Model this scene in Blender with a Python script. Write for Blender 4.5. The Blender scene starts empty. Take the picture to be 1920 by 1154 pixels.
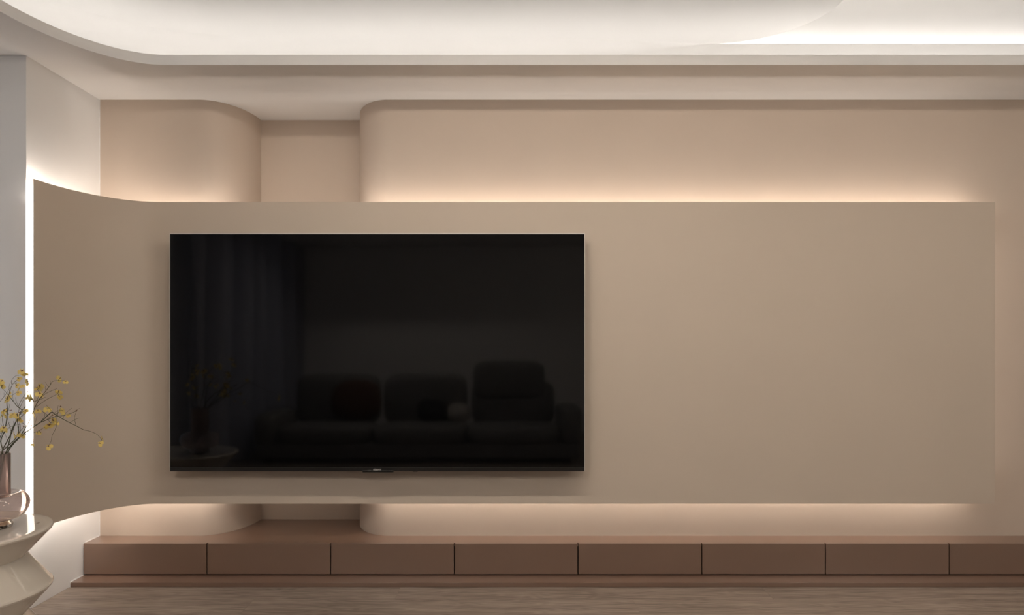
import bpy, bmesh, math, random
from mathutils import Vector, Matrix, noise

random.seed(7)
sc = bpy.context.scene
C = sc.collection
PI = math.pi

# ------------------------------------------------------------------ camera, world, light levels, exposure
F = 1400.0            # focal length in pixels of the 1920 px frame
VX, VY = 946.0, 643.0  # vanishing point of the depth lines
CAM_Z, CAM_Y = 1.221, -4.0
cam = bpy.data.cameras.new('camera'); cam_o = bpy.data.objects.new('camera', cam); C.objects.link(cam_o)
cam.sensor_width = 36.0; cam.lens = F / 1920 * 36.0
cam.shift_x = (960 - VX) / 1920; cam.shift_y = (VY - 577) / 1920
cam.clip_start = 0.05
cam_o.location = (0, CAM_Y, CAM_Z); cam_o.rotation_euler = (PI / 2, 0, 0)
sc.camera = cam_o
w = bpy.data.worlds.new('world'); sc.world = w; w.use_nodes = True
bg = w.node_tree.nodes['Background']; bg.inputs[0].default_value = (0.74, 0.82, 1.0, 1); bg.inputs[1].default_value = 0.5

LED_COLOR = (1.0, 0.905, 0.82)
COVE_COLOR = (1.0, 0.965, 0.93)
LAMP_COLOR = (1.0, 0.90, 0.79)
COVE_LED = 27.0        # emission strength of the cove strip
COVE_RIGHT_LED = 46.0  # right end of the same strip
FAR_COVE_LED = 150.0
PANEL_TOP_LED = 40.0
PANEL_BOTTOM_LED = 29.0
PANEL_BOTTOM_LEFT_LED = 38.0
PANEL_SIDE_LED = 220.0
PANEL_RIGHT_LED = 16.0
LEDGE_LED = 30.0       # strip on the ledge of the higher ceiling, upper right
LAMP = 37.0            # slim ceiling lamps above the frame
FILL_R = 20.0          # slim fill lamp added under the higher ceiling, out of view
FILL3 = 12.0            # unseen fill lamp added at the right end, brightens the panel's left curve
FILL2 = 80.0            # unseen fill lamp added over the sofa, lights the mirrored wall

sc.view_settings.view_transform = 'Standard'; sc.view_settings.look = 'None'
sc.view_settings.gamma = 1.0; sc.view_settings.use_curve_mapping = False
sc.view_settings.exposure = 0.0


def P(px, py, d):
    """world point seen at pixel px,py at distance d in front of the camera"""
    return Vector(((px - VX) * d / F, CAM_Y + d, CAM_Z - (py - VY) * d / F))


# ------------------------------------------------------------------ materials
def mat(name, color, rough=0.6, **kw):
    m = bpy.data.materials.new(name); m.use_nodes = True
    b = m.node_tree.nodes['Principled BSDF']
    b.inputs['Base Color'].default_value = (*color, 1); b.inputs['Roughness'].default_value = rough
    for k, v in kw.items():
        b.inputs[k.replace('_', ' ')].default_value = v
    return m


def mottle(m, c1, c2, scale, stretch=(1, 1, 1), bump=0.0, detail=4.0):
    nt = m.node_tree; N = nt.nodes; L = nt.links; b = N['Principled BSDF']
    tc = N.new('ShaderNodeTexCoord'); mp = N.new('ShaderNodeMapping'); mp.inputs['Scale'].default_value = stretch
    nz = N.new('ShaderNodeTexNoise'); nz.inputs['Scale'].default_value = scale; nz.inputs['Detail'].default_value = detail
    cr = N.new('ShaderNodeValToRGB')
    cr.color_ramp.elements[0].color = (*c1, 1); cr.color_ramp.elements[1].color = (*c2, 1)
    cr.color_ramp.elements[0].position = 0.3; cr.color_ramp.elements[1].position = 0.7
    L.new(tc.outputs['Object'], mp.inputs[0]); L.new(mp.outputs[0], nz.inputs['Vector'])
    L.new(nz.outputs['Fac'], cr.inputs[0]); L.new(cr.outputs[0], b.inputs['Base Color'])
    if bump:
        bp = N.new('ShaderNodeBump'); bp.inputs['Strength'].default_value = bump; bp.inputs['Distance'].default_value = 0.002
        nz2 = N.new('ShaderNodeTexNoise'); nz2.inputs['Scale'].default_value = scale * 40
        L.new(mp.outputs[0], nz2.inputs['Vector']); L.new(nz2.outputs['Fac'], bp.inputs['Height']); L.new(bp.outputs[0], b.inputs['Normal'])
    return m


def emit(name, color, s):
    m = bpy.data.materials.new(name); m.use_nodes = True
    nt = m.node_tree; nt.nodes.clear()
    e = nt.nodes.new('ShaderNodeEmission'); o = nt.nodes.new('ShaderNodeOutputMaterial')
    e.inputs[0].default_value = (*color, 1); e.inputs[1].default_value = s
    nt.links.new(e.outputs[0], o.inputs[0])
    return m


def sc3(c, k): return tuple(v * k for v in c)


WALL_C = (0.56, 0.466, 0.385)
wall_m = mottle(mat('beige_wall_paint', WALL_C, 0.75), sc3(WALL_C, 0.985), sc3(WALL_C, 1.015), 3.0, bump=0.04)
PANEL_C = (0.545, 0.460, 0.375)
panel_m = mottle(mat('beige_panel_lacquer', PANEL_C, 0.65), sc3(PANEL_C, 0.985), sc3(PANEL_C, 1.015), 2.2, bump=0.03)
WHITE_C = (0.80, 0.795, 0.785)
white_m = mottle(mat('white_wall_paint', WHITE_C, 0.8), sc3(WHITE_C, 0.985), sc3(WHITE_C, 1.01), 2.5, bump=0.04)
ceil_m = mat('white_ceiling_paint', (0.80, 0.785, 0.765), 0.85)
CAB_C = (0.195, 0.116, 0.079)
cab_m = mottle(mat('matt_mocha_lacquer', CAB_C, 0.33, IOR=1.75, Coat_Weight=0.55, Coat_Roughness=0.3, Coat_IOR=1.7), sc3(CAB_C, 0.97), sc3(CAB_C, 1.03), 2.0, bump=0.02)
carc_m = mat('dark_brown_carcass', (0.03, 0.018, 0.012), 0.7)
gap_m = mat('shadow_gap', (0.015, 0.01, 0.008), 0.8)
gloss_m = mat('glossy_ivory_lacquer', (0.71, 0.65, 0.565), 0.08, Coat_Weight=0.3, Coat_Roughness=0.04)
screen_m = mat('tv_glass', (0.0015, 0.0015, 0.0017), 0.05, IOR=1.52)
bezel_m = mat('tv_black_bezel', (0.008, 0.0075, 0.007), 0.35)
silver_m = mat('tv_silver_edge', (0.60, 0.57, 0.54), 0.45, Metallic=0.25)
logo_m = mat('logo_silver_print', (0.7, 0.68, 0.66), 0.5)
stem_m = mottle(mat('green_brown_stem', (0.06, 0.07, 0.03), 0.6), (0.055, 0.08, 0.035), (0.12, 0.095, 0.05), 18.0)
petal_m = mottle(mat('yellow_petal', (0.88, 0.68, 0.20), 0.5), (1.0, 0.88, 0.38), (0.95, 0.70, 0.18), 60.0)
_nt = petal_m.node_tree; _tr = _nt.nodes.new('ShaderNodeBsdfTranslucent'); _tr.inputs[0].default_value = (0.9, 0.70, 0.2, 1)
_mx = _nt.nodes.new('ShaderNodeMixShader'); _mx.inputs[0].default_value = 0.35
_nt.links.new(_nt.nodes['Principled BSDF'].outputs[0], _mx.inputs[1]); _nt.links.new(_tr.outputs[0], _mx.inputs[2])
_nt.links.new(_mx.outputs[0], _nt.nodes['Material Output'].inputs[0])
heart_m = mat('brown_flower_heart', (0.22, 0.10, 0.045), 0.6)
sofa_m = mottle(mat('grey_sofa_fabric', (0.2, 0.195, 0.19), 0.9), (0.18, 0.175, 0.17), (0.22, 0.215, 0.21), 40.0, bump=0.2)
rust_m = mat('rust_pillow_fabric', (0.10, 0.045, 0.025), 0.9)
dark_m = mat('charcoal_pillow_fabric', (0.02, 0.02, 0.022), 0.9)
light_m = mat('pale_pillow_fabric', (0.4, 0.37, 0.34), 0.9)
curtain_m = mat('grey_blue_curtain', (0.42, 0.43, 0.49), 0.9)
_nt = curtain_m.node_tree; _tr = _nt.nodes.new('ShaderNodeBsdfTranslucent'); _tr.inputs[0].default_value = (0.45, 0.46, 0.53, 1)
_mx = _nt.nodes.new('ShaderNodeMixShader'); _mx.inputs[0].default_value = 0.25
_nt.links.new(_nt.nodes['Principled BSDF'].outputs[0], _mx.inputs[1]); _nt.links.new(_tr.outputs[0], _mx.inputs[2])
_nt.links.new(_mx.outputs[0], _nt.nodes['Material Output'].inputs[0])
frame_m = mat('dark_window_frame', (0.05, 0.05, 0.05), 0.4)
pane_m = mat('window_glass', (1, 1, 1), 0.0, Transmission_Weight=1.0, IOR=1.05)
led_cove_m = emit('cove_led', COVE_COLOR, COVE_LED)
led_covr_m = emit('right_cove_led', COVE_COLOR, COVE_RIGHT_LED)
led_far_m = emit('far_cove_led', COVE_COLOR, FAR_COVE_LED)
led_top_m = emit('panel_top_led', LED_COLOR, PANEL_TOP_LED)
led_bot_m = emit('panel_bottom_led', LED_COLOR, PANEL_BOTTOM_LED)
led_botl_m = emit('panel_bottom_left_led', LED_COLOR, PANEL_BOTTOM_LEFT_LED)
led_side_m = emit('panel_side_led', LED_COLOR, PANEL_SIDE_LED)
led_ledge_m = emit('ledge_led', COVE_COLOR, LEDGE_LED)
led_right_m = emit('panel_right_led', LED_COLOR, PANEL_RIGHT_LED)
lamp_m = emit('ceiling_lamp_diffuser', LAMP_COLOR, LAMP)
fillr_m = emit('right_fill_diffuser', LAMP_COLOR, FILL_R)
fill3_m = emit('room_end_fill_diffuser', LAMP_COLOR, FILL3)
fill2_m = emit('sofa_fill_diffuser', LAMP_COLOR, FILL2)

# glass of the vase
bulb_m = mat('rose_clear_glass', (0.90, 0.82, 0.79), 0.0, Transmission_Weight=1.0, IOR=1.42)
foot_m = mat('clear_glass_foot', (0.96, 0.88, 0.78), 0.0, Transmission_Weight=1.0, IOR=1.5)
neck_m = mat('smoked_mauve_glass', (0.72, 0.60, 0.565), 0.12, Transmission_Weight=0.8, IOR=1.4)


def wood_material():
    m = mat('grey_brown_oak', (0.25, 0.2, 0.165), 0.42)
    nt = m.node_tree; N = nt.nodes; L = nt.links; b = N['Principled BSDF']
    geo = N.new('ShaderNodeNewGeometry'); oi = N.new('ShaderNodeObjectInfo')
    add = N.new('ShaderNodeVectorMath'); add.operation = 'ADD'
    mul = N.new('ShaderNodeVectorMath'); mul.operation = 'SCALE'; mul.inputs[3].default_value = 37.0
    comb = N.new('ShaderNodeCombineXYZ')
    L.new(oi.outputs['Random'], comb.inputs[0]); L.new(oi.outputs['Random'], comb.inputs[2])
    L.new(comb.outputs[0], mul.inputs[0]); L.new(geo.outputs['Position'], add.inputs[0]); L.new(mul.outputs[0], add.inputs[1])
    # cathedral figure: rings distorted by stretched noise
    mp = N.new('ShaderNodeMapping'); mp.inputs['Scale'].default_value = (0.9, 7.0, 1.0); L.new(add.outputs[0], mp.inputs[0])
    n1 = N.new('ShaderNodeTexNoise'); n1.inputs['Scale'].default_value = 1.6; n1.inputs['Detail'].default_value = 3.0
    L.new(mp.outputs[0], n1.inputs['Vector'])
    sn = N.new('ShaderNodeMath'); sn.operation = 'MULTIPLY'; sn.inputs[1].default_value = 85.0; L.new(n1.outputs['Fac'], sn.inputs[0])
    si = N.new('ShaderNodeMath'); si.operation = 'SINE'; L.new(sn.outputs[0], si.inputs[0])
    # fine fibres
    mp2 = N.new('ShaderNodeMapping'); mp2.inputs['Scale'].default_value = (3.0, 190.0, 1.0); L.new(add.outputs[0], mp2.inputs[0])
    n2 = N.new('ShaderNodeTexNoise'); n2.inputs['Scale'].default_value = 1.5; n2.inputs['Detail'].default_value = 5.0; n2.inputs['Roughness'].default_value = 0.65
    L.new(mp2.outputs[0], n2.inputs['Vector'])
    mp3 = N.new('ShaderNodeMapping'); mp3.inputs['Scale'].default_value = (1.2, 14.0, 1.0); L.new(add.outputs[0], mp3.inputs[0])
    n3 = N.new('ShaderNodeTexNoise'); n3.inputs['Scale'].default_value = 1.7; n3.inputs['Detail'].default_value = 4.0
    L.new(mp3.outputs[0], n3.inputs['Vector'])
    a1 = N.new('ShaderNodeMath'); a1.operation = 'MULTIPLY_ADD'; a1.inputs[1].default_value = 0.055; L.new(si.outputs[0], a1.inputs[0]); L.new(n2.outputs['Fac'], a1.inputs[2])
    a2 = N.new('ShaderNodeMath'); a2.operation = 'MULTIPLY_ADD'; a2.inputs[1].default_value = 0.5; L.new(n3.outputs['Fac'], a2.inputs[0]); L.new(a1.outputs[0], a2.inputs[2])
    cr = N.new('ShaderNodeValToRGB'); e = cr.color_ramp.elements
    e[0].position = 0.54; e[0].color = (0.13, 0.099, 0.079, 1); e[1].position = 0.90; e[1].color = (0.38, 0.312, 0.262, 1)
    L.new(a2.outputs[0], cr.inputs[0]); L.new(cr.outputs[0], b.inputs['Base Color'])
    bp = N.new('ShaderNodeBump'); bp.inputs['Strength'].default_value = 0.12; bp.inputs['Distance'].default_value = 0.002
    L.new(a1.outputs[0], bp.inputs['Height']); L.new(bp.outputs[0], b.inputs['Normal'])
    return m


wood_m = wood_material()


# ------------------------------------------------------------------ helpers
def obj(name, bm, m, parent=None, smooth=None, bevel=None):
    me = bpy.data.meshes.new(name)
    if bevel:
        bmesh.ops.remove_doubles(bm, verts=bm.verts, dist=1e-5)
        es = [e for e in bm.edges if len(e.link_faces) == 2 and e.calc_face_angle(0) > math.radians(35)]
        bmesh.ops.bevel(bm, geom=es, offset=bevel, segments=2, profile=0.5, affect='EDGES', clamp_overlap=True)
    bmesh.ops.recalc_face_normals(bm, faces=bm.faces)
    bm.to_mesh(me); bm.free()
    for mm in (m if isinstance(m, (list, tuple)) else [m]):
        me.materials.append(mm)
    o = bpy.data.objects.new(name, me); C.objects.link(o)
    if parent: o.parent = parent
    if smooth is not None:
        for p in me.polygons: p.use_smooth = True
        me.set_sharp_from_angle(angle=math.radians(smooth))
    return o


def tag(o, label=None, cat=None, group=None, kind=None):
    if label: o['label'] = label
    if cat: o['category'] = cat
    if group: o['group'] = group
    if kind: o['kind'] = kind
    return o


def thing(name, label, cat, loc=(0, 0, 0), group=None):
    o = bpy.data.objects.new(name, None); C.objects.link(o); o.location = loc; o.empty_display_size = 0.05
    return tag(o, label, cat, group)


def box(bm, x0, x1, y0, y1, z0, z1):
    v = [bm.verts.new((x, y, z)) for z in (z0, z1) for y in (y0, y1) for x in (x0, x1)]
    for f in ((0, 2, 3, 1), (4, 5, 7, 6), (0, 1, 5, 4), (2, 6, 7, 3), (0, 4, 6, 2), (1, 3, 7, 5)):
        bm.faces.new([v[i] for i in f])


def boxo(name, m, dims, parent=None, bevel=None):
    bm = bmesh.new(); box(bm, *dims); return obj(name, bm, m, parent, bevel=bevel)


def prism(bm, pts, z0, z1):
    """closed plan polygon pulled up from z0 to z1"""
    lo = [bm.verts.new((x, y, z0)) for x, y in pts]; hi = [bm.verts.new((x, y, z1)) for x, y in pts]
    n = len(pts)
    bm.faces.new(lo); bm.faces.new(hi)
    for i in range(n):
        j = (i + 1) % n
        bm.faces.new((lo[i], lo[j], hi[j], hi[i]))


def ring_slab(bm, outer, inner, z0, z1):
    """slab with a hole"""
    levels = []
    for z in (z0, z1):
        es = []
        loops = []
        for pts in (outer, inner):
            vs = [bm.verts.new((x, y, z)) for x, y in pts]
            loops.append(vs)
            for i in range(len(vs)): es.append(bm.edges.new((vs[i], vs[(i + 1) % len(vs)])))
        bmesh.ops.triangle_fill(bm, edges=es, use_beauty=True)
        levels.append(loops)
    for k in (0, 1):
        a, b = levels[0][k], levels[1][k]; n = len(a)
        for i in range(n):
            j = (i + 1) % n
            bm.faces.new((a[i], a[j], b[j], b[i]))


def arc(cx, cy, rx, ry, a0, a1, n):
    return [(cx + rx * math.cos(math.radians(a0 + (a1 - a0) * i / n)), cy + ry * math.sin(math.radians(a0 + (a1 - a0) * i / n))) for i in range(n + 1)]


def offset_path(pts, d):
    """open path moved sideways by d (to its left)"""
    out = []
    for i, p in enumerate(pts):
        a = Vector(pts[max(i - 1, 0)]); b = Vector(pts[min(i + 1, len(pts) - 1)])
        t = (b - a).normalized(); out.append((p[0] - t.y * d, p[1] + t.x * d))
    return out


def lathe(bm, prof, n=64, close=True):
    """profile of (r, z) turned about z; r == 0 ends close to a point"""
    rings = []
    for r, z in prof:
        if r < 1e-6: rings.append([bm.verts.new((0, 0, z))])
        else: rings.append([bm.verts.new((r * math.cos(2 * PI * k / n), r * math.sin(2 * PI * k / n), z)) for k in range(n)])
    m = len(rings)
    for i in range(m if close else m - 1):
        a, b = rings[i], rings[(i + 1) % m]
        if len(a) == 1 and len(b) == 1: continue
        for k in range(n):
            j = (k + 1) % n
            if len(a) == 1: bm.faces.new((a[0], b[j], b[k]))
            elif len(b) == 1: bm.faces.new((a[k], a[j], b[0]))
            else: bm.faces.new((a[k], a[j], b[j], b[k]))


def catmull(pts, per=6):
    pts = [Vector(p) for p in pts]; out = []
    q = [pts[0] * 2 - pts[1]] + pts + [pts[-1] * 2 - pts[-2]]
    for i in range(1, len(q) - 2):
        a, b, c, d = q[i - 1:i + 3]
        for k in range(per):
            t = k / per
            out.append(0.5 * ((2 * b) + (c - a) * t + (2 * a - 5 * b + 4 * c - d) * t * t + (3 * b - a - 3 * c + d) * t ** 3))
    out.append(pts[-1]); return out


def tube(bm, pts, r0, r1, n=6):
    rings = []
    for i, p in enumerate(pts):
        t = (pts[min(i + 1, len(pts) - 1)] - pts[max(i - 1, 0)]).normalized()
        u = t.cross(Vector((0.3, 1, 0.2))).normalized(); v = t.cross(u)
        r = r0 + (r1 - r0) * i / (len(pts) - 1)
        rings.append([bm.verts.new(p + (u * math.cos(2 * PI * k / n) + v * math.sin(2 * PI * k / n)) * r) for k in range(n)])
    for a, b in zip(rings, rings[1:]):
        for k in range(n):
            bm.faces.new((a[k], a[(k + 1) % n], b[(k + 1) % n], b[k]))
    bm.faces.new(rings[0]); bm.faces.new(rings[-1])


# ------------------------------------------------------------------ the setting
XL, XR, YB = -2.169, 3.6, -6.5
XFAR = -2.95
Z_SOF, Z_LIP, Z_A, Z_B = 2.524, 2.5715, 2.972, 3.36
RECESS = 0.37

# floor: planks running along the wall
floor = boxo('floor', gap_m, (XFAR - .25, XR + .2, YB - .2, 0.6, -0.06, -0.012)); tag(floor, kind='structure')
PW, PL = 0.19, 1.8
plank_me = None
row = 0
y = 0.119
while y > YB:
    off = (row * 0.67 + 1.53) % PL
    x = XFAR - .1 - off
    while x < XR:
        x0, x1 = max(x, XFAR - .1), min(x + PL, XR)
        if x1 - x0 > 0.05:
            bm = bmesh.new(); box(bm, x0 + .0003, x1 - .0003, y - PW + .0003, y - .0003, -0.012, 0.0)
            obj('plank', bm, wood_m, floor)
        x += PL
    y -= PW; row += 1

# back wall with its two rounded projecting blocks and the recess between them
back_path = [(XL, 0.0)] + arc(-1.64, RECESS, 0.215, RECESS, 90 - 180, 0, 28)[0:]
back_path = [(XL, 0.0)] + [(-1.64 + .215 * math.sin(PI / 2 * i / 28), RECESS - RECESS * math.cos(PI / 2 * i / 28)) for i in range(29)]
back_path += [(-0.62 - .215 * math.sin(PI / 2 * (28 - i) / 28), RECESS - RECESS * math.cos(PI / 2 * (28 - i) / 28)) for i in range(29)]
back_path += [(XR, 0.0)]
bm = bmesh.new(); prism(bm, back_path + [(XR, 0.6), (XL, 0.6)], 0.0, Z_SOF)
wall_back = obj('wall_back', bm, wall_m, smooth=25); tag(wall_back, kind='structure')
wall_left = boxo('wall_left', white_m, (XFAR - .2, XL, -0.614, 0.6, 0, Z_SOF), bevel=0.002); tag(wall_left, kind='structure')
tag(boxo('wall_right', white_m, (XR, XR + .2, YB, 0.6, 0, 3.0)), kind='structure')
tag(boxo('wall_behind', white_m, (XFAR - .2, XR + .2, YB - .2, YB, 0, 3.0)), kind='structure')
# far left wall: a bare window beside the grey wall, a second one behind the curtain
WINS = [(-2.85, -1.0), (-6.1, -3.6)]; WZ0, WZ1 = 0.25, 2.35
bm = bmesh.new()
cuts = [YB] + [v for wn in reversed(WINS) for v in wn] + [-0.614]
for i in range(0, len(cuts), 2): box(bm, XFAR - .2, XFAR, cuts[i], cuts[i + 1], 0, Z_SOF)
for a, b in WINS:
    box(bm, XFAR - .2, XFAR, a, b, 0, WZ0); box(bm, XFAR - .2, XFAR, a, b, WZ1, Z_SOF)
tag(obj('wall_left_far', bm, white_m), kind='structure')
for i, (WY0, WY1) in enumerate(WINS):
    bm = bmesh.new(); mid_ = (WY0 + WY1) / 2
    for a, b in ((WY0, WY0 + .06), (WY1 - .06, WY1), (mid_ - .03, mid_ + .03)):
        box(bm, XFAR - .14, XFAR - .08, a, b, WZ0, WZ1)
    box(bm, XFAR - .14, XFAR - .08, WY0, WY1, WZ0, WZ0 + .06); box(bm, XFAR - .14, XFAR - .08, WY0, WY1, WZ1 - .06, WZ1)
    win = obj('window_%d' % (i + 1), bm, frame_m); tag(win, kind='structure')
    for a, b in ((WY0 + .06, mid_ - .03), (mid_ + .03, WY1 - .06)):
        boxo('pane', pane_m, (XFAR - .113, XFAR - .107, a, b, WZ0 + .06, WZ1 - .06), win)

# ceiling: dropped soffit with a curved lip, lit cove, centre ceiling with a curved end, higher ceiling beside it
lip = [(3.35, -0.5)] + [(x, -0.5) for x in (2.0, 0.5)] + arc(-1.59, -1.2, 0.40, 0.70, 90, 180, 40) + \
      [(-1.99, -2.5)] + arc(-1.59, -4.4, 0.40, 0.5, 180, 270, 20) + [(1.0, -4.9), (3.35, -4.9)]
CB, CL, CF = 0.37, -2.70, -5.6      # back, left and far faces of the cove cavity
face = [(XR, CB)] + arc(-1.5, -1.0, 1.2, CB + 1.0, 90, 180, 40) + [(CL, CF), (XR, CF)]
n = len(lip)
lipc = lip
inn = lipc; out = []
cxx, cyy = 0.7, -2.7
for i in range(n):
    a = Vector(lipc[i - 1]); b = Vector(lipc[(i + 1) % n]); t = (b - a).normalized()
    nrm = Vector((-t.y, t.x))
    if nrm.dot(Vector(lipc[i]) - Vector((cxx, cyy))) < 0: nrm = -nrm
    out.append((lipc[i][0] + nrm.x * .012, lipc[i][1] + nrm.y * .012))
bm = bmesh.new(); ring_slab(bm, [(XR + .2, 0.6), (XFAR - .2, 0.6), (XFAR - .2, YB - .2), (XR + .2, YB - .2)], out, Z_SOF, Z_SOF + .011)
ceiling = obj('ceiling', bm, ceil_m); tag(ceiling, kind='structure')
bm = bmesh.new(); ring_slab(bm, out, inn, Z_SOF, Z_LIP)
obj('cove_lip', bm, ceil_m, ceiling, smooth=30)
# outer face of the cove
bm = bmesh.new()
fo = [(XR + .25, 0.62), (XFAR - .15, 0.62), (XFAR - .15, CF - .3), (XR + .25, CF - .3)]
ring_slab(bm, fo, face, Z_SOF + .011, Z_A)
obj('cove_face', bm, ceil_m, ceiling, smooth=30)
# centre ceiling whose right end is rounded
R = 0.54
ca = [(1.19 + R * math.sin(math.radians(t)), CB - R + R * math.cos(math.radians(t))) for t in range(0, 91, 3)]
pa = ca + [(1.19 + R, CF)] + [(CL, CF)] + list(reversed(arc(-1.5, -1.0, 1.2, CB + 1.0, 90, 180, 40)))
bm = bmesh.new(); prism(bm, pa, Z_A, Z_B - .001)
obj('center_ceiling', bm, ceil_m, ceiling, smooth=30)
boxo('upper_ceiling', ceil_m, (XFAR - .2, XR + .3, CF - .35, 0.66, Z_B, Z_B + .05), ceiling)
# rounded plaster fillet between cove face and centre ceiling
fp = [(1.19 - .09 * i, CB) for i in range(12)] + [(-0.5, CB)] + arc(-1.5, -1.0, 1.2, CB + 1.0, 90, 180, 40) + [(CL, -3.0), (CL, CF)]
bm = bmesh.new(); prev = None; FR = 0.12
for k in range(11):
    th = PI / 2 * k / 10
    rg = []
    for i, (x, y_) in enumerate(fp):
        fr = FR * min(1.0, 0.02 + i / 11)       # runs out where the centre ceiling ends
        ox_, oy_ = offset_path(fp, fr * (1 - math.cos(th)))[i]
        rg.append(bm.verts.new((ox_, oy_, Z_A - fr + fr * math.sin(th))))
    if prev:
        for i in range(len(rg) - 1): bm.faces.new((prev[i], prev[i + 1], rg[i + 1], rg[i]))
    prev = rg
obj('cove_fillet', bm, ceil_m, ceiling, smooth=60)
# set-back face above the ledge of the higher ceiling
bm = bmesh.new(); ring_slab(bm, fo, [(XR + .12, CB + .13), (CL - .1, CB + .13), (CL - .1, CF - .1), (XR + .12, CF - .1)], Z_A, Z_B)
obj('upper_cove_face', bm, ceil_m, ceiling)


def ribbon(bm, pts, z, w, tilt=0.0):
    a = offset_path(pts, w / 2); b = offset_path(pts, -w / 2)
    va = [bm.verts.new((x, y_, z + tilt)) for x, y_ in a]; vb = [bm.verts.new((x, y_, z - tilt)) for x, y_ in b]
    for i in range(len(pts) - 1):
        bm.faces.new((va[i], va[i + 1], vb[i + 1], vb[i]))


bm = bmesh.new()
ribbon(bm, [(XR - .1, CB - .17), (1.7, CB - .17)], Z_SOF + .022, 0.012, 0.004)
obj('led_strip', bm, led_covr_m, ceiling)
bm = bmesh.new()
ribbon(bm, [(1.69, CB - .2), (0, CB - .2)] + arc(-1.5, -1.0, 1.0, CB + .8, 90, 180, 24) + [(CL + .2, CF + .1)], Z_SOF + .020, 0.012, 0.002)
obj('led_strip', bm, led_cove_m, ceiling)
bm = bmesh.new(); ribbon(bm, [(CL + .2, CF + .2), (XR - .1, CF + .2)], Z_SOF + .018, 0.012)
obj('led_strip', bm, led_far_m, ceiling)

bm = bmesh.new(); ribbon(bm, [(1.28, CB + .07), (XR - .1, CB + .07)], Z_A + .006, 0.010)
obj('led_strip', bm, led_ledge_m, ceiling)

# unseen room lamps; the long one follows cast shadows, the others are added fill
for i, (x, yy, lx, ly, zc, lm, lab) in enumerate((
        (0.15, -1.55, 1.25, 0.03, 2.68, lamp_m, 'long slim pendant lamp over the middle of the room, above the frame'),
        (2.6, -1.55, 0.85, 0.03, 2.68, fillr_m, 'short slim fill lamp added under the higher ceiling at right, out of view'),
        (3.0, -3.3, 0.22, 0.22, 2.2, fill3_m, 'square fill lamp added at the right end of the room, outside the frame'),
        (-1.3, -4.3, 0.5, 0.05, Z_A - .013, fill2_m, 'short fill lamp added over the left part of the sofa, out of view'))):
    t = thing('unseen_pendant_lamp' if zc in (2.68, 2.2) else 'added_fill_lamp', lab, 'lamp', (x, yy, zc))
    bm = bmesh.new(); ring_slab(bm, [(-lx - .02, -ly - .02), (lx + .02, -ly - .02), (lx + .02, ly + .02), (-lx - .02, ly + .02)],
                                [(-lx, -ly), (lx, -ly), (lx, ly), (-lx, ly)], -0.03, 0.0)
    obj('lamp_frame', bm, silver_m, t)
    bm = bmesh.new(); box(bm, -lx, lx, -ly, ly, -0.05 if zc != 2.2 else -0.25, -0.012); obj('diffuser', bm, lm, t)
    bm = bmesh.new(); box(bm, -lx - .02, lx + .02, -ly - .02, ly + .02, 0.0005, 0.012); obj('housing', bm, silver_m, t)
    if zc in (2.68, 2.2):
        top = (Z_A if i == 0 else Z_B) - zc
        for sx in (-.8, .8):
            boxo('cable', bezel_m, (sx * lx - .0015, sx * lx + .0015, -ly - .012, -ly - .009, -.01, top), t)

# ------------------------------------------------------------------ floating feature panel
PY = -0.12; PT = 0.016
Z0P, Z1P = 0.384, 1.953
XP1 = 2.550
front = [(XP1, PY), (0.4, PY)] + arc(-1.80, -0.66, 0.298, 0.54, 90, 180, 40) + [(-2.098, -0.672)]
backp = []
for i, p in enumerate(front):
    th = PT - (PT - 0.004) * max(0.0, min(1.0, (-0.25 - p[1]) / 0.38))
    backp.append(offset_path(front, -th)[i])
bm = bmesh.new(); prism(bm, front + list(reversed(backp)), Z0P, Z1P)
panel = obj('feature_panel', bm, panel_m, smooth=30, bevel=0.002)
tag(panel, 'long beige floating wall panel curving forward at its left end', 'wall panel')


def bar_on_path(pts, z0, z1, th):
    bm = bmesh.new(); o = offset_path(pts, th); prism(bm, list(pts) + list(reversed(o)), z0, z1); return bm


# backlight strips and spacers on the hidden side of the panel
pathback = offset_path([(2.47, PY), (0.4, PY)] + arc(-1.80, -0.66, 0.286, 0.54, 90, 178, 30), -(PT + .035))
for zz, mm, tl, gx0, gx1 in ((Z1P - .085, led_top_m, .0035, -1.28, -0.95), (Z0P + .075, led_bot_m, -.0035, -1.45, -0.72)):     # strips stop where the wall is recessed
    for part in ([(2.47, pathback[0][1]), (0.4, pathback[1][1]), (gx1, pathback[1][1])], [(gx0, pathback[1][1])] + pathback[2:]):
        bm = bmesh.new(); ribbon(bm, part, zz, 0.010, tl); obj('led_strip', bm, led_botl_m if tl < 0 and part[0][0] < 0 else mm, panel)
bm = bmesh.new()
vs = [bm.verts.new(p) for p in ((-2.107, -0.602, Z0P + .02), (-2.107, -0.602, Z1P - .02), (-2.107, -0.592, Z1P - .02), (-2.107, -0.592, Z0P + .02))]
bm.faces.new(vs); obj('led_strip', bm, led_side_m, panel)
bm = bmesh.new()
vs = [bm.verts.new(p) for p in ((2.47, -0.066, Z0P + .12), (2.47, -0.066, Z1P - .12), (2.47, -0.056, Z1P - .12), (2.47, -0.056, Z0P + .12))]
bm.faces.new(vs); obj('led_strip', bm, led_right_m, panel)
for x in (-1.2 - .45, 0.2, 1.9):
    boxo('spacer', gap_m, (x - .03, x + .03, PY + PT - .002, 0.002, 1.0, 1.4), panel)

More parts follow.
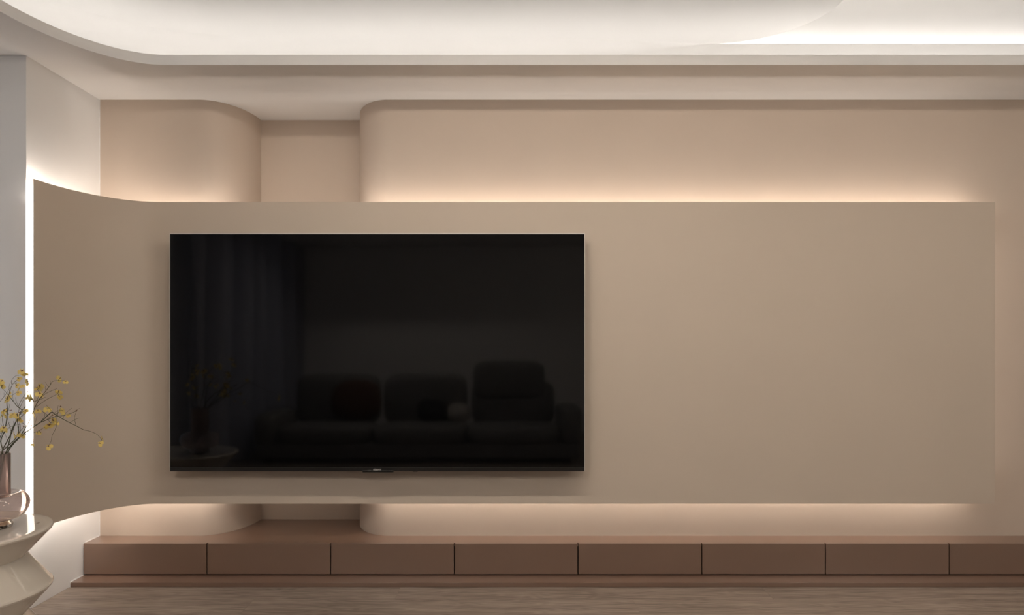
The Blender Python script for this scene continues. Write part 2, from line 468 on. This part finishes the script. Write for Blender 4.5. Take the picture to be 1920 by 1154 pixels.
# ------------------------------------------------------------------ television
TD = 3.79
ty = CAM_Y + TD
tx0, tx1 = (318.0 - VX) * TD / F, (1097 - VX) * TD / F
tz1, tz0 = CAM_Z + (VY - 437.5) * TD / F, CAM_Z - (884 - VY) * TD / F
tv = thing('television', 'large black flat screen television on the beige panel', 'television', ((tx0 + tx1) / 2, ty, tz0))
hw, hh = (tx1 - tx0) / 2, tz1 - tz0
bm = bmesh.new(); box(bm, -hw + .004, hw - .004, 0.003, 0.035, 0.004, hh - .004); box(bm, -hw * .62, hw * .62, 0.035, 0.068, 0.12, hh * .72)
obj('casing', bm, bezel_m, tv, bevel=0.003)
bm = bmesh.new()
box(bm, -hw, -hw + .0035, -.001, 0.03, 0.0, hh); box(bm, hw - .0035, hw, -.001, 0.03, 0.0, hh); box(bm, -hw + .0035, hw - .0035, -.001, 0.03, hh - .0055, hh)
obj('frame', bm, silver_m, tv)
bm = bmesh.new(); box(bm, -hw + .0035, hw - .0035, -.002, 0.003, 0.020, hh - .0055); obj('screen', bm, screen_m, tv)
bm = bmesh.new(); box(bm, -hw + .0035, hw - .0035, -.004, 0.02, 0.0, 0.0195); obj('bottom_bezel', bm, bezel_m, tv, bevel=0.001)
mx = lambda px: (px - VX) * TD / F - (tx0 + tx1) / 2
bm = bmesh.new(); box(bm, mx(680), mx(738), -.006, 0.02, -.006, 0.004); obj('sensor_bar', bm, bezel_m, tv, bevel=0.002)
bm = bmesh.new(); box(bm, mx(774), mx(783), 0.0, 0.012, -.003, 0.001); obj('power_button', bm, bezel_m, tv, bevel=0.0008)
tcu = bpy.data.curves.new('logo', 'FONT'); tcu.body = 'xiaomi'; tcu.size = 0.0155; tcu.extrude = 0.0003; tcu.align_x = 'CENTER'
tcu.materials.append(logo_m)
tmp = bpy.data.objects.new('logo_text', tcu); C.objects.link(tmp)
lme = bpy.data.meshes.new_from_object(tmp.evaluated_get(bpy.context.evaluated_depsgraph_get()))
bpy.data.objects.remove(tmp)
lo = bpy.data.objects.new('logo', lme); C.objects.link(lo); lo.parent = tv
lo.location = (mx(707.5), -.0046, 0.0045); lo.rotation_euler = (PI / 2, 0, 0)
lo['label'] = 'small silver maker mark'
bm = bmesh.new(); box(bm, -.35, .35, 0.068, 0.0895, 0.3, 0.75); obj('wall_mount', bm, carc_m, tv)

# ------------------------------------------------------------------ low cabinets, worktop and plinth
CY = -0.157                      # front of the drawers
CZ0, CZ1 = 0.0265, 0.186
UW = 232 * (4 + CY) / F
plinth = boxo('plinth', cab_m, (XL + .001, XR - .001, -0.275, 0.0, 0.0005, 0.0225), bevel=0.0012)
tag(plinth, 'long low brown plinth under the row of drawers', 'plinth')
words = ['leftmost brown low cabinet against the white side wall', 'second brown low cabinet from the white side wall',
         'third brown low cabinet from the white side wall, under the rounded wall end', 'fourth brown low cabinet from the white side wall, under the television middle',
         'fifth brown low cabinet from the white side wall, under the television right end', 'sixth brown low cabinet from the white side wall',
         'seventh brown low cabinet, under the right part of the beige panel', 'rightmost brown low cabinet, cut by the picture edge']
for i in range(8):
    x0 = XL + i * UW
    t = thing('low_cabinet', words[i], 'cabinet', (x0, CY, CZ0), 'row of low brown cabinets')
    boxo('body', carc_m, (0.002 if i else .004, UW - .002, 0.021, 0.152, -0.0035, CZ1 - CZ0 - .021), t)
    boxo('drawer_front', cab_m, (0.003, UW - .003, 0.0, 0.019, 0.002, CZ1 - CZ0), t, bevel=0.0007)
top_path = [(XL + .001, CY + .0194), (XR - .001, CY + .0194), (XR - .001, -0.0008)] + [(x, y_ - .0008) for x, y_ in reversed(back_path[1:-1])] + [(XL + .001, -0.0008)]
bm = bmesh.new(); prism(bm, top_path, CZ1 - .0195, CZ1)
wt = obj('worktop', bm, cab_m); tag(wt, 'continuous brown top over the low cabinets, running into the wall recess', 'worktop')

bm = bmesh.new()        # white sealant beads along the left wall
box(bm, XL - .001, XL + .0035, CY + .02, -0.001, CZ1 - .001, CZ1 + .0025)
box(bm, XL - .001, XL + .0035, -0.277, CY, 0.021, 0.0255); box(bm, XL - .001, XL + .003, -0.278, -0.274, 0.0, 0.0255)
box(bm, XL - .001, XL + .0025, -0.0025, 0.001, CZ1, Z_SOF)
tag(obj('trim_1', bm, white_m), kind='structure')

# ------------------------------------------------------------------ side table of stacked cones
table = None
rr, rw = 0.32, 0.232
prof = [(0, 0.5185), (rr - .030, 0.5185), (rr - .010, 0.5195), (rr - .003, 0.5175), (rr, 0.512), (rr - .002, 0.506), (rr - .008, 0.499)]
prof += [(rw + .004, 0.416), (rw, 0.411), (rw + .004, 0.407), (rr - .012, 0.309), (rr - .003, 0.301), (rr, 0.294), (rr - .002, 0.288), (rr - .008, 0.281),
         (rw + .004, 0.196), (rw, 0.191), (rw + .004, 0.187), (rr - .012, 0.088), (rr - .003, 0.080), (rr, 0.073), (rr - .002, 0.067), (rr - .008, 0.060), (rr - .05, 0.0), (0, 0.0)]
bm = bmesh.new(); lathe(bm, prof, 96, close=False)
table = obj('side_table', bm, gloss_m, smooth=22); table.location = (-2.048, -1.226, 0)
tag(table, 'glossy ivory side table of stacked zigzag cones at left', 'table')
TZ = 0.5187

# ------------------------------------------------------------------ vase: low wide bulb, tall smoked neck, small foot
VXW, VYW = -1.937, -1.17
vase = thing('vase', 'rose glass vase with smoked tall neck and wide flattened bulb', 'vase', (VXW, VYW, TZ))


def shell(pts, th):
    """closed profile of a wall of thickness th from an outer open profile"""
    o = offset_path(pts, th); return list(pts) + list(reversed(o))


bulb = [(0.050, 0.118)]
for a in range(118, -93, -6):
    c_, s_ = math.cos(math.radians(a)), math.sin(math.radians(a))
    if a >= 0: bulb.append((0.079 + 0.040 * c_, 0.090 + 0.043 * s_))
    else: bulb.append((0.045 + 0.074 * abs(c_) ** 0.80, 0.090 - 0.062 * abs(s_) ** 1.15))
bulb += [(0.030, 0.0279)]
bm = bmesh.new()
outer = bulb + [(0.0001, 0.0278)]
inner = [(max(r - 0.0028 * nx, 0.0001), z - 0.0028 * nz) for (r, z), (nx, nz) in zip(outer, [
    (lambda a, b: ((lambda t: (-t[1], t[0]))(((b[0] - a[0]) / max(math.hypot(b[0] - a[0], b[1] - a[1]), 1e-9), (b[1] - a[1]) / max(math.hypot(b[0] - a[0], b[1] - a[1]), 1e-9)))))(outer[max(i - 1, 0)], outer[min(i + 1, len(outer) - 1)]) for i in range(len(outer))])]
lathe(bm, outer + list(reversed(inner)), 72, close=True)
obj('bulb', bm, bulb_m, vase, smooth=40)
bm = bmesh.new()
lathe(bm, [(0.0555, 0.119), (0.0555, 0.278), (0.0545, 0.282), (0.052, 0.283), (0.0505, 0.281), (0.0505, 0.119)], 72)
obj('neck', bm, neck_m, vase, smooth=40)
bm = bmesh.new()
lathe(bm, [(0.0, 0.015), (0.036, 0.013), (0.052, 0.003), (0.057, 0.0), (0.061, 0.002), (0.064, 0.008), (0.064, 0.015), (0.056, 0.023), (0.040, 0.0272), (0.0, 0.0275)], 72, close=False)
obj('foot', bm, foot_m, vase, smooth=40)

# ------------------------------------------------------------------ flowering branches
def Q(u, v, d):       # u, v measured on an enlarged crop of the flowers
    return P(u / 5.771, 660 + v / 5.771, d)


def blossom_mesh(seed):
    r = random.Random(seed); bm = bmesh.new()
    # ruffled two-lobed lip
    c = bm.verts.new((0, 0.05, 0)); rim = []; mid = []; NL = 14
    for k in range(NL + 1):
        u = k / NL; a = math.radians(-205 + 230 * u)
        lobe = abs(math.sin(2 * PI * u)) ** 0.5
        rad = 0.62 + 0.55 * lobe + r.uniform(-.06, .06)
        mid.append(bm.verts.new((0.55 * rad * math.cos(a), 0.55 * rad * math.sin(a), 0.16 + r.uniform(-.05, .05))))
        rim.append(bm.verts.new((rad * math.cos(a), rad * math.sin(a), 0.10 * math.sin(k * 2.4) + r.uniform(-.12, .12))))
    for k in range(NL):
        bm.faces.new((c, mid[k], mid[k + 1])); bm.faces.new((mid[k], rim[k], rim[k + 1], mid[k + 1]))
    # five narrow tepals above
    for a in (90, 35, 145, 5, 175):
        a = math.radians(a + r.uniform(-8, 8)); ln = 0.85 + r.uniform(-.1, .2); wd = 0.22
        ux, uy = math.cos(a), math.sin(a)
        p = [(0.06, 0), (ln * .5, wd), (ln, 0), (ln * .5, -wd)]
        zz = (0.0, .12, .22 + r.uniform(-.1, .1), .1)
        vs = [bm.verts.new((ux * s - uy * t, uy * s + ux * t, z)) for (s, t), z in zip(p, zz)]
        f1 = bm.faces.new((vs[0], vs[1], vs[3])); f2 = bm.faces.new((vs[1], vs[2], vs[3]))
        f1.material_index = 1 if r.random() < .5 else 0
    # brown heart
    res = bmesh.ops.create_icosphere(bm, subdivisions=1, radius=0.13, matrix=Matrix.Translation((0, 0.02, 0.08)))
    for v in res['verts']:
        for f in v.link_faces: f.material_index = 1
    bmesh.ops.recalc_face_normals(bm, faces=bm.faces)
    me = bpy.data.meshes.new('blossom'); bm.to_mesh(me); bm.free()
    me.materials.append(petal_m); me.materials.append(heart_m)
    for p in me.polygons: p.use_smooth = True
    return me


def bud_mesh():
    bm = bmesh.new(); lathe(bm, [(0, -.5), (.16, -.3), (.24, 0), (.16, .3), (0, .55)], 8, close=False)
    me = bpy.data.meshes.new('bud'); bm.to_mesh(me); bm.free(); me.materials.append(heart_m); return me


BL = [blossom_mesh(s) for s in range(6)]; BUD = bud_mesh()
MOUTH = (VXW, VYW, TZ + 0.279)
# each branch: label, depth at root and tip, list of stems (pixel paths on the crop), flowers (u, v, size)
branches = [
    ('longest flowering branch, reaching far right in front of the beige panel', 2.83, 2.72,
     [[(75, 1085), (180, 950), (330, 830), (440, 760), (545, 660), (600, 685), (720, 755), (820, 805), (900, 845), (960, 855), (1040, 895), (1090, 950)],
      [(605, 690), (605, 820), (570, 900), (548, 965), (532, 1010)], [(440, 760), (490, 690), (450, 645)]],
     [(1110, 940, 46), (1085, 995, 48), (530, 1030, 56), (512, 620, 62)], []),
    ('lower right flowering branch ending in a brown bud', 2.86, 2.92,
     [[(85, 1085), (200, 940), (300, 860), (400, 785), (500, 740), (600, 705), (700, 690), (800, 655), (860, 615)],
      [(600, 700), (640, 650), (655, 595)], [(500, 740), (560, 690), (640, 660)], [(520, 735), (550, 770)]],
     [(680, 640, 74), (735, 690, 40), (585, 745, 84), (530, 795, 82), (620, 770, 40)], [(655, 590, 40), (825, 640, 60), (570, 690, 36)]),
    ('tall arching branch with two yellow flowers at its upper right tip', 2.88, 2.98,
     [[(95, 1085), (180, 960), (290, 790), (370, 640), (430, 520), (500, 425), (545, 360), (560, 330), (612, 312), (700, 315)],
      [(470, 460), (430, 455), (390, 390)], [(430, 520), (500, 490)]],
     [(645, 290, 62), (710, 325, 44), (440, 375, 84), (400, 395, 46), (425, 460, 70)], []),
    ('middle flowering branch with a drooping flower on its right side twig', 2.84, 2.9,
     [[(70, 1085), (100, 940), (140, 830), (190, 720), (235, 640), (330, 560), (420, 515), (500, 450), (612, 398)],
      [(390, 600), (500, 530), (600, 465), (635, 450)], [(290, 580), (390, 600)], [(235, 640), (300, 650), (390, 640)]],
     [(635, 430, 62), (645, 485, 62), (318, 485, 78), (330, 520, 40), (272, 640, 54), (410, 640, 52), (370, 675, 60)], [(335, 665, 40), (300, 430, 45)]),
    ('forked branch crossing the bright wall edge with top yellow flowers', 2.80, 2.74,
     [[(60, 1085), (110, 900), (190, 720), (235, 640), (200, 590), (130, 510), (75, 440), (20, 390)],
      [(200, 590), (240, 510), (290, 420), (310, 340), (300, 260)], [(310, 340), (270, 260), (240, 220)], [(190, 720), (240, 690), (290, 600), (330, 500)]],
     [(235, 215, 62), (272, 240, 48), (300, 322, 74), (215, 735, 56), (15, 320, 60), (25, 362, 62)], [(305, 262, 40), (210, 655, 36)]),
    ('leftmost upright branch with small yellow flowers up its stem', 2.86, 2.94,
     [[(30, 1085), (15, 970), (50, 850), (80, 650), (70, 560), (95, 480), (130, 360), (180, 310), (205, 285)],
      [(130, 360), (125, 310), (165, 262), (195, 262)], [(0, 540), (75, 440), (110, 390)], [(80, 650), (50, 650)], [(100, 490), (180, 440)]],
     [(205, 292, 50), (185, 365, 48), (205, 405, 62), (200, 445, 48), (240, 370, 40), (90, 500, 66), (65, 530, 48), (110, 440, 40), (45, 640, 56), (60, 690, 50)], [(180, 365, 30), (70, 615, 30)]),
    ('short branch with pale yellow flowers low over the vase mouth', 2.78, 2.72,
     [[(80, 1085), (160, 960), (200, 870), (190, 760), (190, 690), (215, 610), (270, 480)], [(120, 860), (80, 740), (70, 640)],
      [(195, 880), (280, 800), (345, 770)], [(190, 930), (300, 890), (400, 870), (490, 815)], [(250, 900), (320, 905), (350, 960)]],
     [(150, 685, 62), (180, 690, 50), (120, 690, 46), (160, 900, 60), (205, 890, 62), (240, 910, 46), (410, 880, 36), (435, 875, 34), (352, 1005, 34)],
     [(255, 808, 42), (345, 800, 44), (290, 710, 34), (120, 635, 36)]),
    ('left drooping branch with orange yellow flowers near the picture edge', 2.9, 2.86,
     [[(20, 1085), (-10, 1000), (10, 920), (30, 840), (20, 740), (40, 640)], [(30, 860), (110, 810), (250, 780)], [(10, 980), (-60, 900), (-120, 800), (-180, 640)]],
     [(40, 830, 62), (15, 845, 46), (70, 850, 40), (20, 690, 44), (-110, 790, 60), (-170, 640, 62)], []),
]
rb = random.Random(3)
for lab, d0, d1, stems, fl, buds in branches:
    root = thing('flowering_branch', lab, 'flower branch', MOUTH, 'flowering branches in the rose vase')
    inv = Vector(MOUTH)
    bm = bmesh.new(); allpts = []
    for k, s in enumerate(stems):
        pts = []
        for i, (u, v) in enumerate(s):
            dist = min(1.0, math.hypot(u - 75, v - 1085) / 700)
            pts.append(Q(u, v, d0 + (d1 - d0) * dist) - inv)
        if k == 0:
            b = Vector((0.25 * pts[0].x, 0.2 * pts[0].y, -0.16))
            # keep the stem inside the neck
            p0 = pts[0].copy(); h = math.hypot(p0.x, p0.y)
            if h > 0.040: p0.x *= 0.040 / h; p0.y *= 0.040 / h
            p0.z = min(p0.z, -0.01)
            pts = [b, p0] + pts[1:]
        for i in range(1 if k else 2, len(pts)):
            pts[i] = pts[i] + Vector((rb.uniform(-1, 1), rb.uniform(-1, 1) * 4, rb.uniform(-1, 1))) * 0.0014
        sm = catmull(pts, 3); allpts += sm
        if k == 0: main_pts = sm
        tube(bm, sm, 0.0023 if k == 0 else 0.0008, 0.0005, 6)
    # fine bare twigs
    for q in rb.sample(main_pts[len(main_pts) // 4:len(main_pts) * 3 // 4], min(6, len(main_pts) // 3)):
        a = rb.uniform(0.3, 2.6); ln = rb.uniform(.02, .055)
        tip = q + Vector((math.cos(a) * ln, rb.uniform(-.4, .4) * ln, math.sin(a) * ln))
        tube(bm, catmull([q, (q + tip) / 2 + Vector((rb.uniform(-.15, .15), 0, rb.uniform(-.15, .15))) * ln, tip], 2), 0.0006, 0.0004, 5)
    obj('stem', bm, stem_m, root, smooth=60)
    for group, is_bud in ((fl, False), (buds, True)):
        for (u, v, s) in group:
            dist = min(1.0, math.hypot(u - 75, v - 1085) / 700)
            p = Q(u, v, d0 + (d1 - d0) * dist) - inv
            q = min(allpts, key=lambda a: (a - p).length)
            bm = bmesh.new()
            if (q - p).length > 0.004:
                midp = (q + p) / 2 + Vector((0, 0, 0.15 * (q - p).length))
                tube(bm, catmull([q, midp, p], 3), 0.0008, 0.0006, 5)
                obj('flower_stalk', bm, stem_m, root)
            else: bm.free()
            o = bpy.data.objects.new('bud' if is_bud else 'blossom', BUD if is_bud else rb.choice(BL)); C.objects.link(o); o.parent = root
            o.location = p; size = s / 5.771 * 2.83 / F * (0.60 if not is_bud else 0.6)
            o.scale = (size,) * 3
            o.rotation_euler = (PI / 2 + rb.uniform(-.6, .6), rb.uniform(-1.1, 1.1), rb.uniform(-.9, .9)) if not is_bud else (rb.uniform(-.5, .5), 1.2 + rb.uniform(-.5, .5), rb.uniform(-1, 1))
# fallen petal on the table
bm = bmesh.new()
vs = [bm.verts.new(p) for p in ((-.008, 0, .0005), (-.002, -.004, .003), (.008, 0, .004), (0, .005, .0005))]
bm.faces.new((vs[0], vs[1], vs[3])); bm.faces.new((vs[1], vs[2], vs[3]))
ft = obj('petal', bm, heart_m); ft.location = P(71, 981.5, 2.9); ft.location.z = TZ + .001
ft.location.x = (71 - VX) * (0.70 * F / (981.5 - VY)) / F; ft.location.y = CAM_Y + 0.70 * F / (981.5 - VY)
tag(ft, 'small brown petal fallen on the glossy table top', 'petal')

# ------------------------------------------------------------------ what the dark screen mirrors: sofa, pillows, curtain
def cushion(bm, x0, x1, y0, y1, z0, z1, bulge=0.12, e=3.2, nx=14, nz=10, soft=True):
    """soft box: superellipsoid"""
    cx, cy, cz = (x0 + x1) / 2, (y0 + y1) / 2, (z0 + z1) / 2
    ax, ay, az = (x1 - x0) / 2, (y1 - y0) / 2, (z1 - z0) / 2
    f = lambda c: math.copysign(abs(c) ** (2 / e), c)
    rings = []
    for i in range(nz + 1):
        t = -PI / 2 + PI * i / nz
        if i in (0, nz): rings.append([bm.verts.new((cx, cy, cz + az * f(math.sin(t))))]); continue
        rings.append([bm.verts.new((cx + ax * f(math.cos(t)) * f(math.cos(2 * PI * k / (2 * nx))), cy + ay * f(math.cos(t)) * f(math.sin(2 * PI * k / (2 * nx))), cz + az * f(math.sin(t)))) for k in range(2 * nx)])
    m = 2 * nx
    for a, b in zip(rings, rings[1:]):
        for k in range(m):
            j = (k + 1) % m
            if len(a) == 1: bm.faces.new((a[0], b[j], b[k]))
            elif len(b) == 1: bm.faces.new((a[k], a[j], b[0]))
            else: bm.faces.new((a[k], a[j], b[j], b[k]))


def cush(name, m, dims, parent=None, e=4.5):
    bm = bmesh.new(); cushion(bm, *dims, e=e); return obj(name, bm, m, parent, smooth=60)


SX0, SX1, SYF, SYB = -2.55, 0.80, -3.92, -4.92
sofa = thing('sofa', 'long low grey sofa mirrored in the dark television screen', 'sofa', ((SX0 + SX1) / 2, SYF, 0))
ox = (SX0 + SX1) / 2
S = lambda x0, x1, y0, y1, z0, z1: (x0 - ox, x1 - ox, y0 - SYF, y1 - SYF, z0, z1)
bm = bmesh.new(); box(bm, *S(SX0 + .05, SX1 - .05, SYB + .03, SYF - .02, 0.05, 0.2)); obj('base', bm, sofa_m, sofa, bevel=0.02)
for x in (SX0 + .15, SX1 - .15):
    for yy in (SYF - .12, SYB + .15):
        bm = bmesh.new(); box(bm, *S(x - .03, x + .03, yy - .03, yy + .03, 0.0, 0.052)); obj('leg', bm, carc_m, sofa)
third = (SX1 - SX0 - .44) / 3
for i in range(3):
    a = SX0 + .22 + i * third
    cush('seat_cushion', sofa_m, S(a, a + third, SYB + .25, SYF, 0.18, 0.37), sofa, 6)
    cush('back_cushion', sofa_m, S(a + .02, a + third - .02, SYB, SYB + .3, 0.3, 0.88 if i < 2 else 0.80), sofa, 5)
cush('headrest', sofa_m, S(-0.35, 0.45, SYB + .05, SYB + .34, 0.6, 1.02), sofa, 5)
cush('armrest', sofa_m, S(SX0, SX0 + .24, SYB + .05, SYF, 0.15, 0.50), sofa, 5)
cush('armrest', sofa_m, S(SX1 - .24, SX1, SYB + .05, SYF, 0.15, 0.56), sofa, 5)


def pillow(label, m, loc, size, tilt, spin):
    bm = bmesh.new(); cushion(bm, -size / 2, size / 2, -.07, .07, 0, size * .8, e=2.6)
    o = obj('pillow', bm, m, smooth=60); o.location = loc; o.rotation_euler = (tilt, 0, spin)
    tag(o, label, 'pillow')


pillow('rust brown pillow on the left part of the mirrored sofa', rust_m, (-1.62, SYB + .40, .372), .56, .22, .1)
pillow('small black pillow in the middle of the mirrored sofa', dark_m, (-0.78, SYB + .42, .372), .32, .5, -.1)
pillow('small pale pillow leaning beside the black pillow on the mirrored sofa', light_m, (-0.50, SYB + .44, .372), .26, .5, .15)

# curtain by the window
bm = bmesh.new()
NY, NZ = 220, 10
grid = []
for i in range(NY + 1):
    t = i / NY; yy = -2.95 - 3.45 * t
    col_ = []
    for k in range(NZ + 1):
        z = 0.02 + (Z_SOF - .05) * k / NZ
        ph = t * 2 * PI * 6 + 0.9 * math.sin(t * 13) + 0.5 * math.sin(z * 1.6 + t * 5)
        col_.append(bm.verts.new((XFAR + .20 + 0.10 * math.sin(ph) + .035 * math.sin(ph * 2 + 1), yy + 0.02 * math.cos(ph), z)))
    grid.append(col_)
for i in range(NY):
    for k in range(NZ):
        bm.faces.new((grid[i][k], grid[i + 1][k], grid[i + 1][k + 1], grid[i][k + 1]))
cur = obj('curtain', bm, curtain_m, smooth=60)
tag(cur, 'grey blue floor length curtain mirrored in the left of the screen', 'curtain')
